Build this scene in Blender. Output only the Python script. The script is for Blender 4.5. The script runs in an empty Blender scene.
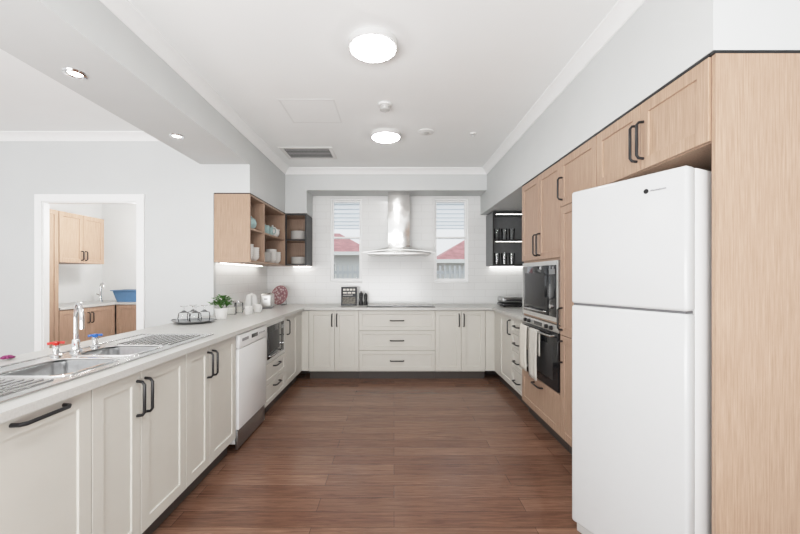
import bpy, bmesh, math, random
from mathutils import Vector, Matrix
random.seed(7)
SC = bpy.context.scene
COL = SC.collection
PI = math.pi
R90 = PI/2

# ---------------------------------------------------------------- mesh builder
class MB:
    def __init__(s): s.bm = bmesh.new()
    def box(s, x0, x1, y0, y1, z0, z1, bev=0, seg=2):
        bm = s.bm
        vs = [bm.verts.new((x, y, z)) for x in (x0, x1) for y in (y0, y1) for z in (z0, z1)]
        F = [(0,1,3,2),(4,6,7,5),(0,4,5,1),(2,3,7,6),(0,2,6,4),(1,5,7,3)]
        fs = [bm.faces.new([vs[i] for i in f]) for f in F]
        if bev:
            es = list({e for f in fs for e in f.edges})
            bmesh.ops.bevel(bm, geom=es, offset=bev, segments=seg, affect='EDGES', profile=0.5)
        return s
    def tube(s, path, r, seg=10, cap=True):
        bm = s.bm
        P = [Vector(p) for p in path]; n = len(P)
        rs = r if isinstance(r, (list, tuple)) else [r]*n
        T = []
        for i in range(n):
            a = P[max(i-1,0)]; b = P[min(i+1,n-1)]
            T.append((b-a).normalized())
        up = Vector((0,0,1)) if abs(T[0].z) < .9 else Vector((1,0,0))
        N = (up - T[0]*up.dot(T[0])).normalized()
        rings = []
        for i in range(n):
            N = (N - T[i]*N.dot(T[i])).normalized()
            B = T[i].cross(N)
            rings.append([bm.verts.new(P[i] + (N*math.cos(2*PI*k/seg) + B*math.sin(2*PI*k/seg))*rs[i]) for k in range(seg)])
        for i in range(n-1):
            for k in range(seg):
                bm.faces.new((rings[i][k], rings[i][(k+1)%seg], rings[i+1][(k+1)%seg], rings[i+1][k]))
        if cap:
            bm.faces.new(list(reversed(rings[0]))); bm.faces.new(rings[-1])
        return s
    def lathe(s, prof, c=(0,0,0), seg=28):
        bm = s.bm; rings = []
        for r, z in prof:
            if r < 1e-6: rings.append([bm.verts.new((c[0], c[1], c[2]+z))])
            else: rings.append([bm.verts.new((c[0]+r*math.cos(2*PI*k/seg), c[1]+r*math.sin(2*PI*k/seg), c[2]+z)) for k in range(seg)])
        for a, b in zip(rings, rings[1:]):
            for k in range(seg):
                k2 = (k+1) % seg
                if len(a) == 1 and len(b) == 1: continue
                if len(a) == 1: bm.faces.new((a[0], b[k2], b[k]))
                elif len(b) == 1: bm.faces.new((a[k], a[k2], b[0]))
                else: bm.faces.new((a[k], a[k2], b[k2], b[k]))
        return s
    def prism(s, pts, f, t0, t1):
        bm = s.bm
        A = [bm.verts.new(f(u, v, t0)) for u, v in pts]
        B = [bm.verts.new(f(u, v, t1)) for u, v in pts]
        n = len(pts)
        bm.faces.new(A); bm.faces.new(list(reversed(B)))
        for i in range(n): bm.faces.new((A[i], B[i], B[(i+1)%n], A[(i+1)%n]))
        return s
    def plate(s, us, vs, fill, w0, w1, f=lambda u,v,w:(u,v,w)):
        """slab over a grid of cells, cells where fill(uc,vc) is False are holes"""
        bm = s.bm; nu, nv = len(us)-1, len(vs)-1
        on = [[fill((us[i]+us[i+1])/2, (vs[j]+vs[j+1])/2) for j in range(nv)] for i in range(nu)]
        V = {}
        def v(i, j, k):
            if (i,j,k) not in V: V[(i,j,k)] = bm.verts.new(f(us[i], vs[j], (w0,w1)[k]))
            return V[(i,j,k)]
        for i in range(nu):
            for j in range(nv):
                if not on[i][j]: continue
                bm.faces.new((v(i,j,1), v(i+1,j,1), v(i+1,j+1,1), v(i,j+1,1)))
                bm.faces.new((v(i,j,0), v(i,j+1,0), v(i+1,j+1,0), v(i+1,j,0)))
                for di, dj, a, b in ((-1,0,(i,j),(i,j+1)),(1,0,(i+1,j),(i+1,j+1)),(0,-1,(i,j),(i+1,j)),(0,1,(i,j+1),(i+1,j+1))):
                    ii, jj = i+di, j+dj
                    if 0 <= ii < nu and 0 <= jj < nv and on[ii][jj]: continue
                    bm.faces.new((v(*a,0), v(*b,0), v(*b,1), v(*a,1)))
        return s
    def shaker(s, a0, a1, b0, b1, t=.018, fw=.055, rec=.007, g=.0018):
        a0 += g; a1 -= g; b0 += g; b1 -= g
        def ring(i, y): return [s.bm.verts.new(p) for p in ((a0+i,y,b0+i),(a1-i,y,b0+i),(a1-i,y,b1-i),(a0+i,y,b1-i))]
        R = [ring(0,-.0005), ring(0,-t+.0015), ring(.0015,-t), ring(fw,-t), ring(fw+.003,-t+rec)]
        s.bm.faces.new(list(reversed(R[0]))); s.bm.faces.new(R[-1])
        for A, B in zip(R, R[1:]):
            for k in range(4): s.bm.faces.new((A[k], A[(k+1)%4], B[(k+1)%4], B[k]))
        return s
    def vhandle(s, a, b0, b1, y=-.018, out=.034, r=.0068):
        s.tube([(a,y,b0),(a,y-out+.01,b0+.003),(a,y-out,b0+.016),(a,y-out,b1-.016),(a,y-out+.01,b1-.003),(a,y,b1)], r, 8); return s
    def hhandle(s, a0, a1, b, y=-.018, out=.034, r=.0068):
        s.tube([(a0,y,b),(a0+.003,y-out+.01,b),(a0+.016,y-out,b),(a1-.016,y-out,b),(a1-.003,y-out+.01,b),(a1,y,b)], r, 8); return s

def build(mb, name, mat, parent=None, loc=None, rot=0, smooth=True):
    bm = mb.bm
    bmesh.ops.recalc_face_normals(bm, faces=bm.faces)
    me = bpy.data.meshes.new(name); bm.to_mesh(me); bm.free()
    if smooth:
        for p in me.polygons: p.use_smooth = True
        me.set_sharp_from_angle(angle=math.radians(38))
    if mat: me.materials.append(mat)
    o = bpy.data.objects.new(name, me); COL.objects.link(o)
    if parent: o.parent = parent
    if loc: o.location = loc
    o.rotation_euler = (0, 0, rot)
    return o
def tag(o, label, cat, group=None):
    o['label'] = label; o['category'] = cat
    if group: o['group'] = group
    return o
def thing(name, label, cat, loc=(0,0,0), rot=0, group=None):
    o = bpy.data.objects.new(name, None); COL.objects.link(o)
    o.empty_display_size = .05
    o.location = loc; o.rotation_euler = (0, 0, rot)
    return tag(o, label, cat, group)
def struct(name, mb, mat, parent=None, smooth=False):
    o = build(mb, name, mat, parent, smooth=smooth)
    if parent is None: o['kind'] = 'structure'
    return o
def dup(o, loc=None, rot=None, label=None, group=None, parent=None):
    c = o.copy(); COL.objects.link(c)
    if parent: c.parent = parent
    for ch in [x for x in bpy.data.objects if x.parent == o]: dup(ch, parent=c)
    if loc is not None: c.location = loc
    if rot is not None: c.rotation_euler = (0, 0, rot)
    if label: c['label'] = label
    if group: c['group'] = group
    return c

# ---------------------------------------------------------------- materials
def nodes(name):
    m = bpy.data.materials.new(name); m.use_nodes = True
    nt = m.node_tree; b = nt.nodes['Principled BSDF']
    return m, nt, b
def N(nt, t, **kw):
    n = nt.nodes.new(t)
    for k, v in kw.items(): setattr(n, k, v)
    return n
def ramp(nt, stops):
    r = N(nt, 'ShaderNodeValToRGB'); el = r.color_ramp.elements
    while len(el) < len(stops): el.new(.5)
    for e, (p, c) in zip(el, stops): e.position = p; e.color = (*c, 1)
    return r
def pm(name, col, rough=.5, metal=0, var=.03, scale=25, spec=.5, bump=None):
    m, nt, b = nodes(name)
    tc = N(nt, 'ShaderNodeTexCoord'); nz = N(nt, 'ShaderNodeTexNoise'); nz.inputs['Scale'].default_value = scale
    nt.links.new(tc.outputs['Object'], nz.inputs['Vector'])
    r = ramp(nt, [(.3, tuple(c*(1-var) for c in col)), (.7, tuple(min(1, c*(1+var)) for c in col))])
    nt.links.new(nz.outputs['Fac'], r.inputs['Fac']); nt.links.new(r.outputs['Color'], b.inputs['Base Color'])
    b.inputs['Roughness'].default_value = rough; b.inputs['Metallic'].default_value = metal
    b.inputs['Specular IOR Level'].default_value = spec
    if bump:
        n2 = N(nt, 'ShaderNodeTexNoise'); n2.inputs['Scale'].default_value = bump[0]; n2.inputs['Detail'].default_value = 1
        nt.links.new(tc.outputs['Object'], n2.inputs['Vector'])
        bp = N(nt, 'ShaderNodeBump'); bp.inputs['Strength'].default_value = 1; bp.inputs['Distance'].default_value = bump[1]
        nt.links.new(n2.outputs['Fac'], bp.inputs['Height']); nt.links.new(bp.outputs[0], b.inputs['Normal'])
    return m
def emis(name, col, s):
    m, nt, b = nodes(name)
    b.inputs['Base Color'].default_value = (*col, 1)
    b.inputs['Emission Color'].default_value = (*col, 1); b.inputs['Emission Strength'].default_value = s
    return m
def glassm(name, tint=(.95,.97,.97), refl=.25):
    m = bpy.data.materials.new(name); m.use_nodes = True; nt = m.node_tree; nt.nodes.clear()
    out = N(nt, 'ShaderNodeOutputMaterial'); tr = N(nt, 'ShaderNodeBsdfTransparent'); gl = N(nt, 'ShaderNodeBsdfGlossy')
    tr.inputs['Color'].default_value = (*tint, 1); gl.inputs['Roughness'].default_value = .03
    lw = N(nt, 'ShaderNodeLayerWeight'); lw.inputs['Blend'].default_value = refl
    mx = N(nt, 'ShaderNodeMixShader')
    nt.links.new(lw.outputs['Fresnel'], mx.inputs[0]); nt.links.new(tr.outputs[0], mx.inputs[1]); nt.links.new(gl.outputs[0], mx.inputs[2])
    nt.links.new(mx.outputs[0], out.inputs[0])
    return m
def translm(name, col):
    m = bpy.data.materials.new(name); m.use_nodes = True; nt = m.node_tree; nt.nodes.clear()
    out = N(nt, 'ShaderNodeOutputMaterial'); a = N(nt, 'ShaderNodeBsdfTranslucent'); b = N(nt, 'ShaderNodeBsdfDiffuse'); mx = N(nt, 'ShaderNodeMixShader')
    a.inputs['Color'].default_value = (*col, 1); b.inputs['Color'].default_value = (*col, 1); mx.inputs[0].default_value = .12
    nt.links.new(a.outputs[0], mx.inputs[1]); nt.links.new(b.outputs[0], mx.inputs[2]); nt.links.new(mx.outputs[0], out.inputs[0])
    return m
def woodm(name, dark, light, rough=.45, sc=(78,78,2.0)):
    m, nt, b = nodes(name)
    tc = N(nt, 'ShaderNodeTexCoord'); mp = N(nt, 'ShaderNodeMapping'); mp.inputs['Scale'].default_value = sc
    nz = N(nt, 'ShaderNodeTexNoise'); nz.inputs['Scale'].default_value = 2.4; nz.inputs['Detail'].default_value = 7; nz.inputs['Roughness'].default_value = .7
    nt.links.new(tc.outputs['Object'], mp.inputs['Vector']); nt.links.new(mp.outputs[0], nz.inputs['Vector'])
    r = ramp(nt, [(.30, dark), (.68, light)])
    nt.links.new(nz.outputs['Fac'], r.inputs['Fac']); nt.links.new(r.outputs['Color'], b.inputs['Base Color'])
    b.inputs['Roughness'].default_value = rough
    bp = N(nt, 'ShaderNodeBump'); bp.inputs['Strength'].default_value = .06; bp.inputs['Distance'].default_value = .01
    nt.links.new(nz.outputs['Fac'], bp.inputs['Height']); nt.links.new(bp.outputs[0], b.inputs['Normal'])
    return m
def floorm():
    m, nt, b = nodes('timber_planks')
    tc = N(nt, 'ShaderNodeTexCoord')
    br = N(nt, 'ShaderNodeTexBrick'); br.offset = .37; br.offset_frequency = 2; br.squash = 1
    br.inputs['Scale'].default_value = 1; br.inputs['Brick Width'].default_value = 1.15; br.inputs['Row Height'].default_value = .125
    br.inputs['Mortar Size'].default_value = .0014; br.inputs['Mortar Smooth'].default_value = .3; br.inputs['Bias'].default_value = 0
    br.inputs['Color1'].default_value = (.150,.077,.051,1); br.inputs['Color2'].default_value = (.225,.125,.086,1); br.inputs['Mortar'].default_value = (.055,.029,.021,1)
    nt.links.new(tc.outputs['Object'], br.inputs['Vector'])
    mp = N(nt, 'ShaderNodeMapping'); mp.inputs['Scale'].default_value = (2.0, 34, 1)
    nz = N(nt, 'ShaderNodeTexNoise'); nz.inputs['Scale'].default_value = 1.8; nz.inputs['Detail'].default_value = 9; nz.inputs['Roughness'].default_value = .72; nz.inputs['Distortion'].default_value = 1.0
    nt.links.new(tc.outputs['Object'], mp.inputs['Vector']); nt.links.new(mp.outputs[0], nz.inputs['Vector'])
    r = ramp(nt, [(.30, (.45,.42,.40)), (.70, (1.42,1.40,1.36))])
    nt.links.new(nz.outputs['Fac'], r.inputs['Fac'])
    mx = N(nt, 'ShaderNodeMix', data_type='RGBA', blend_type='MULTIPLY'); mx.inputs['Factor'].default_value = .9
    nt.links.new(br.outputs['Color'], mx.inputs[6]); nt.links.new(r.outputs['Color'], mx.inputs[7]); nt.links.new(mx.outputs[2], b.inputs['Base Color'])
    b.inputs['Roughness'].default_value = .23
    return m
def tilem():
    m, nt, b = nodes('white_gloss_tile')
    tc = N(nt, 'ShaderNodeTexCoord'); sp = N(nt, 'ShaderNodeSeparateXYZ'); ad = N(nt, 'ShaderNodeMath', operation='ADD'); cb = N(nt, 'ShaderNodeCombineXYZ')
    nt.links.new(tc.outputs['Object'], sp.inputs[0]); nt.links.new(sp.outputs[0], ad.inputs[0]); nt.links.new(sp.outputs[1], ad.inputs[1])
    nt.links.new(ad.outputs[0], cb.inputs[0]); nt.links.new(sp.outputs[2], cb.inputs[1])
    br = N(nt, 'ShaderNodeTexBrick'); br.offset = .5
    br.inputs['Scale'].default_value = 1; br.inputs['Brick Width'].default_value = .3; br.inputs['Row Height'].default_value = .1
    br.inputs['Mortar Size'].default_value = .0018; br.inputs['Mortar Smooth'].default_value = .2
    br.inputs['Color1'].default_value = (.80,.805,.80,1); br.inputs['Color2'].default_value = (.78,.785,.78,1); br.inputs['Mortar'].default_value = (.64,.64,.63,1)
    nt.links.new(cb.outputs[0], br.inputs['Vector']); nt.links.new(br.outputs['Color'], b.inputs['Base Color'])
    b.inputs['Roughness'].default_value = .18
    return m
def platem(name):
    m, nt, b = nodes(name)
    tc = N(nt, 'ShaderNodeTexCoord'); v = N(nt, 'ShaderNodeTexVoronoi'); v.inputs['Scale'].default_value = 30
    nt.links.new(tc.outputs['Object'], v.inputs['Vector'])
    r = ramp(nt, [(.0, (.55,.48,.47)), (.30, (.50,.41,.41)), (.42, (.32,.17,.18)), (1, (.16,.07,.09))])
    nt.links.new(v.outputs['Distance'], r.inputs['Fac']); nt.links.new(r.outputs['Color'], b.inputs['Base Color'])
    b.inputs['Roughness'].default_value = .2
    return m
def stripem(name, base, stripe, freq=26):
    m, nt, b = nodes(name)
    tc = N(nt, 'ShaderNodeTexCoord'); w = N(nt, 'ShaderNodeTexWave'); w.bands_direction = 'X'; w.inputs['Scale'].default_value = freq
    nt.links.new(tc.outputs['Object'], w.inputs['Vector'])
    r = ramp(nt, [(.80, base), (.9, stripe)]); nt.links.new(w.outputs['Fac'], r.inputs['Fac']); nt.links.new(r.outputs['Color'], b.inputs['Base Color'])
    b.inputs['Roughness'].default_value = .9
    return m

M = {}
M['wall'] = pm('grey_wall_paint', (.60,.615,.615), .6, var=.01, scale=4)
M['laundrywall'] = pm('white_wall_paint', (.80,.80,.79), .6, var=.01, scale=4)
M['ceil'] = pm('ceiling_paint', (.885,.90,.90), .7, var=.008, scale=3)
M['trim'] = pm('white_trim_paint', (.88,.885,.885), .4, var=.01)
M['hatchline'] = pm('hatch_frame_paint', (.78,.79,.79), .5, var=.01)
M['floor'] = floorm()
M['tile'] = tilem()
M['cab'] = pm('stone_white_laminate', (.60,.585,.54), .42, var=.012, scale=8)
M['counter'] = pm('pale_stone', (.53,.525,.505), .3, var=.05, scale=160)
M['oak'] = woodm('pale_oak', (.295,.192,.135), (.490,.342,.256))
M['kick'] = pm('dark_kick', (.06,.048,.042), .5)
M['black'] = pm('matt_black_metal', (.010,.010,.011), .38, var=.1)
M['blackcab'] = pm('black_laminate', (.025,.025,.026), .45, var=.1)
M['charcoal'] = pm('charcoal_laminate', (.18,.185,.19), .45, var=.06)
M['glassblk'] = pm('black_glass', (.010,.011,.013), .06, var=.05)
M['steel'] = pm('brushed_steel', (.60,.60,.595), .25, 1, var=.06, scale=60)
M['steelw'] = pm('wavy_polished_steel', (.74,.74,.73), .22, 1, var=.03, scale=20, bump=(5.5, .012))
M['steelf'] = pm('pale_satin_steel', (.72,.72,.71), .42, 1, var=.03, scale=60)
M['steelb'] = pm('bowl_steel', (.50,.505,.51), .28, 1, var=.05, scale=60)
M['steeld'] = pm('satin_steel', (.34,.345,.35), .3, 1, var=.06, scale=60)
M['chrome'] = pm('chrome', (.78,.78,.78), .08, 1, var=.01)
M['white'] = pm('white_enamel', (.54,.55,.555), .2, var=.006)
M['whitedw'] = pm('bright_white_enamel', (.74,.745,.745), .3, var=.006)
M['plastic'] = pm('white_plastic', (.74,.74,.73), .4, var=.01)
M['rimgrey'] = pm('pale_grey_rim', (.50,.50,.49), .4, var=.01)
M['lightrim'] = pm('light_rim', (.66,.66,.65), .4, var=.01)
M['greyp'] = pm('grey_plastic', (.25,.25,.26), .4)
M['darkline'] = pm('grey_gasket', (.12,.12,.125), .6)
M['ventblk'] = pm('vent_cavity', (.04,.04,.045), .7)
M['ceramic'] = pm('white_ceramic', (.78,.77,.75), .15, var=.01)
M['teal'] = pm('teal_ceramic', (.36,.50,.50), .2, var=.12)
M['redpat'] = platem('red_patterned_ceramic')
M['redrim'] = pm('dark_red_glaze', (.30,.13,.14), .25)
M['red'] = pm('red_plastic', (.62,.03,.02), .3)
M['blue'] = pm('blue_plastic', (.03,.14,.48), .3)
M['bluep'] = pm('light_blue_plastic', (.12,.24,.42), .35)
M['leaf'] = pm('green_leaf', (.075,.20,.035), .5, var=.5, scale=60)
M['soil'] = pm('soil', (.05,.03,.02), .9)
M['magenta'] = pm('magenta_petal', (.22,.03,.12), .6, var=.2)
M['glass'] = glassm('clear_glass', (.98,.985,.985), .14)
M['tglass'] = glassm('tumbler_glass', (.96,.97,.97), .38)
M['wglass'] = glassm('window_glass', (.97,.98,.99), .05)
M['hglass'] = glassm('hood_glass', (.86,.89,.89), .35)
M['towel'] = stripem('striped_tea_towel', (.66,.63,.57), (.30,.31,.33))
M['towel2'] = pm('plain_tea_towel', (.68,.65,.59), .95)
M['light'] = emis('lit_diffuser', (1,.985,.96), 40)
M['dlight'] = emis('lit_downlight', (1,.97,.93), 10)
M['led'] = emis('lit_led_strip', (1,.97,.91), 14)
M['shelf_fill'] = emis('shelf_fill_strip', (1,.97,.91), 6)  # added glow that brightens the right corner shelves
M['cover'] = pm('dark_book_cover', (.02,.022,.028), .3, var=.4, scale=30)
M['paper'] = pm('paper', (.72,.70,.65), .8)
M['foodpic'] = pm('food_picture', (.12,.11,.09), .4, var=.9, scale=70)
M['roof'] = pm('red_roof_steel', (.52,.24,.245), .5, var=.2, scale=3)
M['housewall'] = pm('pale_house_wall', (.74,.75,.76), .7)
M['fence'] = pm('white_fence', (.68,.70,.73), .5)
M['grass'] = pm('lawn', (.40,.44,.36), .9, var=.3)
M['awning'] = translm('awning_sheet', (.96,.97,.98))
M['batten'] = translm('awning_batten', (.91,.94,.97))

# ---------------------------------------------------------------- the room
CZ = 2.70; YB = 5.16; YL = 3.62; XL = -1.79; XR = 1.86; WT = .05
m = MB(); m.box(-6, 3.0, -3, 6.2, -.06, 0); struct('floor', m, M['floor'])
m = MB(); m.box(-6, 3.0, -3, 6.2, CZ, CZ+.06); struct('ceiling', m, M['ceil'])
W1 = (-.90, -.45, 1.215, 2.39); W2 = (.565, 1.05, 1.215, 2.39)
m = MB(); m.plate([XL-.1, W1[0], W1[1], W2[0], W2[1], XR+.1], [0, W1[2], W1[3], CZ],
    lambda u, v: not (W1[2] < v < W1[3] and (W1[0] < u < W1[1] or W2[0] < u < W2[1])), 0, .1, lambda u, v, w: (u, YB+w, v))
struct('wall_back', m, M['tile'])
m = MB(); m.box(XL-.1, XL, YL+WT, YB, 0, CZ); struct('wall_left', m, M['tile'])
m = MB(); m.box(XR, XR+.1, -3, YB, 0, CZ); struct('wall_right', m, M['wall'])
D0, D1, DZ = -3.48, -2.54, 2.03
m = MB(); m.plate([-6, D0, D1, XL], [0, DZ, CZ], lambda u, v: not (D0 < u < D1 and v < DZ), 0, WT, lambda u, v, w: (u, YL+w, v))
struct('wall_far_left', m, M['wall'])
# laundry room beyond the doorway
m = MB(); m.box(-4.9, -4.8, YL+WT, 6.1, 0, CZ); struct('wall_laundry_left', m, M['laundrywall'])
m = MB(); m.box(-4.8, XL-.1, 6.0, 6.1, 0, CZ); struct('wall_laundry_back', m, M['laundrywall'])
m = MB(); m.box(XL-.1, XL-.02, YB+.1, 6.0, 0, CZ); struct('wall_laundry_right', m, M['laundrywall'])
# bulkheads and beam
m = MB(); m.box(1.22, XR, 1.395, YB, 2.155, CZ); struct('wall_bulkhead_right', m, M['wall'])
m = MB(); m.box(XL, -1.43, YL, YB, 2.118, CZ); struct('wall_bulkhead_left', m, M['wall'])
m = MB(); m.plate([-1.43, -1.15, 1.22], [2.118, 2.42, CZ], lambda u, v: not (u > -1.15 and v < 2.42), 4.80, YB, lambda u, v, w: (u, w, v)); struct('wall_bulkhead_back', m, M['wall'])
m = MB(); m.box(-1.92, -1.43, -3, YL, 2.40, CZ); struct('wall_beam_left', m, M['wall'])
# cornices
cp = [(0,0),(0,-.072),(.008,-.070),(.018,-.052),(.036,-.030),(.058,-.014),(.070,-.008),(.072,0)]
def cornice(n, f, t0, t1):
    m = MB(); m.prism(cp, f, t0, t1); struct('trim_%d' % n, m, M['trim'], smooth=True)
cornice(1, lambda u, v, t: (1.22-u, t, CZ+v), 1.395, 4.80)
cornice(2, lambda u, v, t: (t, 4.80-u, CZ+v), -1.43, 1.22)
cornice(3, lambda u, v, t: (-1.43+u, t, CZ+v), -3, 4.80)
cornice(4, lambda u, v, t: (t, YL-u, CZ+v), -6, -1.92)
cornice(5, lambda u, v, t: (-1.92-u, t, CZ+v), -3, YL)
# doorway frame
d = bpy.data.objects.new('door_1', None); COL.objects.link(d); d['kind'] = 'structure'
m = MB(); m.plate([D0-.07, D0, D1, D1+.07], [0, DZ, DZ+.07], lambda u, v: not (D0 < u < D1 and v < DZ), YL-.018, YL, lambda u, v, w: (u, w, v)); build(m, 'architrave', M['trim'], d, smooth=False)
m = MB(); m.plate([D0, D0+.012, D1-.012, D1], [0, DZ-.012, DZ], lambda u, v: not (D0+.012 < u < D1-.012 and v < DZ-.012), YL-.005, YL+WT+.003, lambda u, v, w: (u, w, v)); build(m, 'jamb', M['trim'], d, smooth=False)
# windows
def window(n, w):
    x0, x1, z0, z1 = w
    e = bpy.data.objects.new('window_%d' % n, None); COL.objects.link(e); e['kind'] = 'structure'
    f = lambda u, v, q: (u, q, v)
    fr = .020
    m = MB(); m.plate([x0, x0+fr, x1-fr, x1], [z0, z0+fr, z1-fr, z1], lambda u, v: not (x0+fr < u < x1-fr and z0+fr < v < z1-fr), YB+.02, YB+.09, f); build(m, 'window_frame', M['trim'], e, smooth=False)
    zm = z0+.53*(z1-z0)
    for nm, a, b, y in (('lower_sash', z0+fr, zm+.014, YB+.035), ('upper_sash', zm-.014, z1-fr, YB+.06)):
        m = MB(); s = .022
        m.plate([x0+fr, x0+fr+s, x1-fr-s, x1-fr], [a, a+s, b-s, b], lambda u, v: not (x0+fr+s < u < x1-fr-s and a+s < v < b-s), y, y+.022, f)
        so = build(m, nm, M['trim'], e, smooth=False)
        m = MB(); m.box(x0+fr+s, x1-fr-s, y+.009, y+.012, a+s, b-s); build(m, 'pane', M['wglass'], so, smooth=False)
    m = MB(); m.box(x0-.0, x1+.0, YB-.012, YB+.02, z0-.02, z0+.004, .003); build(m, 'window_sill', M['trim'], e)
window(1, W1); window(2, W2)

# ---------------------------------------------------------------- outside
m = MB(); m.box(-30, 30, 6.4, 60, -.25, -.15); o = struct('ground', m, M['grass'])
def house(x0, x1, y0, y1, zw, zr, label):
    t = thing('house', label, 'house', ((x0+x1)/2, y0, -.15))
    w = (x1-x0)/2; dp = y1-y0
    m = MB(); m.box(-w, w, 0, dp, 0, zw); build(m, 'wall', M['housewall'], t, smooth=False)
    m = MB(); o_ = .45
    b = [m.bm.verts.new(p) for p in ((-w-o_,-o_,zw),(w+o_,-o_,zw),(w+o_,dp+o_,zw),(-w-o_,dp+o_,zw))]
    c = [m.bm.verts.new(p) for p in ((-w*.45,dp/2,zr),(w*.45,dp/2,zr))]
    for q in ((b[0],b[1],c[1],c[0]),(b[1],b[2],c[1]),(b[2],b[3],c[0],c[1]),(b[3],b[0],c[0]),(b[3],b[2],b[1],b[0])): m.bm.faces.new(q)
    build(m, 'roof', M['roof'], t, smooth=False)
    m = MB(); m.box(-w-o_, w+o_, -o_-.06, -o_, zw-.12, zw+.02); build(m, 'gutter', M['trim'], t, smooth=False)
    for cx in (-w*.5, w*.4):
        m = MB(); m.box(cx-.45, cx+.45, -.04, .0, .9, 2.0); wn = build(m, 'window', M['trim'], t, smooth=False)
        m = MB(); m.box(cx-.38, cx+.38, -.05, -.04, .97, 1.93); build(m, 'pane', M['glassblk'], wn, smooth=False)
house(-6.5, -1.25, 15, 21, 2.40, 3.55, 'pale house with red roof outside the left kitchen window')
house(1.95, 8.5, 14, 20, 2.05, 3.40, 'pale house with red roof outside the right kitchen window')
t = thing('picket_fence', 'white picket fence outside the kitchen windows', 'fence', (0, 9, -.15))
m = MB()
for i in range(60): x = -3.54+i*.12; m.box(x-.022, x+.022, -.012, .012, .05, 1.7)
build(m, 'picket', M['fence'], t, smooth=False)
m = MB()
for z in (.25, 1.5): m.box(-3.6, 3.6, .012, .05, z, z+.07)
build(m, 'rail', M['fence'], t, smooth=False)
t = thing('awning', 'ribbed pale awning seen through the top of the kitchen windows', 'awning', (0, 5.28, 2.66))
sl = -.36/2.5
m = MB(); m.prism([(0,0),(2.5,sl*2.5),(2.5,sl*2.5+.02),(0,.02)], lambda u, v, q: (q, u, v), -2.5, 2.5)
build(m, 'sheet', M['awning'], t, smooth=False)
for i in range(10):
    y = .2+i*.25
    m = MB(); m.box(-2.5, 2.5, y-.02, y+.02, sl*y-.020, sl*y-.004); build(m, 'batten', M['batten'], t, smooth=False)

# ---------------------------------------------------------------- cabinets
def front(kind, t, mat, a0, a1, b0, b1, h=None, fw=.055):
    m = MB(); m.shaker(a0, a1, b0, b1, fw=fw); o = build(m, kind, mat, t, smooth=False)
    if h:
        m = MB()
        if h[0] == 'v': m.vhandle(*h[1:])
        else: m.hhandle(*h[1:])
        build(m, 'handle', M['black'], o)
    return o
def cab(name, label, loc, rot, w, depth, z0, z1, mat, kick=True, cat='cabinet', group=None, body=True):
    t = thing(name, label, cat, loc, rot, group)
    if body:
        m = MB(); m.box(.001, w-.001, 0, depth, z0, z1); build(m, 'body', mat, t, smooth=False)
    if kick:
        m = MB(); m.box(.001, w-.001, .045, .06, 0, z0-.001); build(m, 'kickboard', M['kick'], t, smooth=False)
    return t
KB = .10; DB = .112; DT = .862; BT = .868
LX = -1.168
# left run (faces +x): local x = along +y
def left(y0, y1, label, bt=BT, **k): return cab('base_cabinet', label, (LX, y0, 0), R90, y1-y0, .57, KB, bt, M['cab'], **k)
t = left(.76, 1.39, 'white base cabinet with one wide pull-out front and horizontal black handle, nearest the camera')
front('drawer', t, M['cab'], 0, .63, DB, DT, ('h', .335, .51, .842))
t = left(1.39, 2.02, 'white two-door base cabinet under the steel sink bowls', bt=.70)
front('door', t, M['cab'], 0, .27, DB, DT, ('v', .243, .665, .82)); front('door', t, M['cab'], .27, .63, DB, DT, ('v', .297, .665, .82))
t = left(2.02, 2.655, 'white two-door base cabinet between the sink cabinet and dishwasher')
front('door', t, M['cab'], 0, .26, DB, DT, ('v', .230, .665, .82)); front('door', t, M['cab'], .26, .635, DB, DT, ('v', .290, .665, .82))
# dishwasher
t = thing('dishwasher', 'white dishwasher with steel kick panel built into the left run', 'dishwasher', (LX+.005, 2.665, 0), R90)
m = MB(); m.box(.004, .566, 0, .55, .06, .86); build(m, 'body', M['plastic'], t, smooth=False)
m = MB(); m.box(.002, .568, -.03, -.001, .165, .755, .006); build(m, 'door', M['whitedw'], t)
m = MB(); m.box(.002, .568, -.034, -.001, .758, .862, .006); cpn = build(m, 'control_panel', M['whitedw'], t)
m = MB(); m.box(.23, .36, -.0355, -.033, .80, .83, .001); build(m, 'display', M['glassblk'], cpn)
for i in range(5):
    m = MB(); m.tube([(.40+.028*i, -.033, .815), (.40+.028*i, -.0375, .815)], .006, 10); build(m, 'button', M['greyp'], cpn)
m = MB(); m.box(.05, .17, -.036, -.033, .805, .827, .001); build(m, 'handle_recess', M['greyp'], cpn)
m = MB(); m.box(.002, .568, -.018, -.002, .02, .162, .003); build(m, 'kick_panel', M['steeld'], t)
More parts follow.
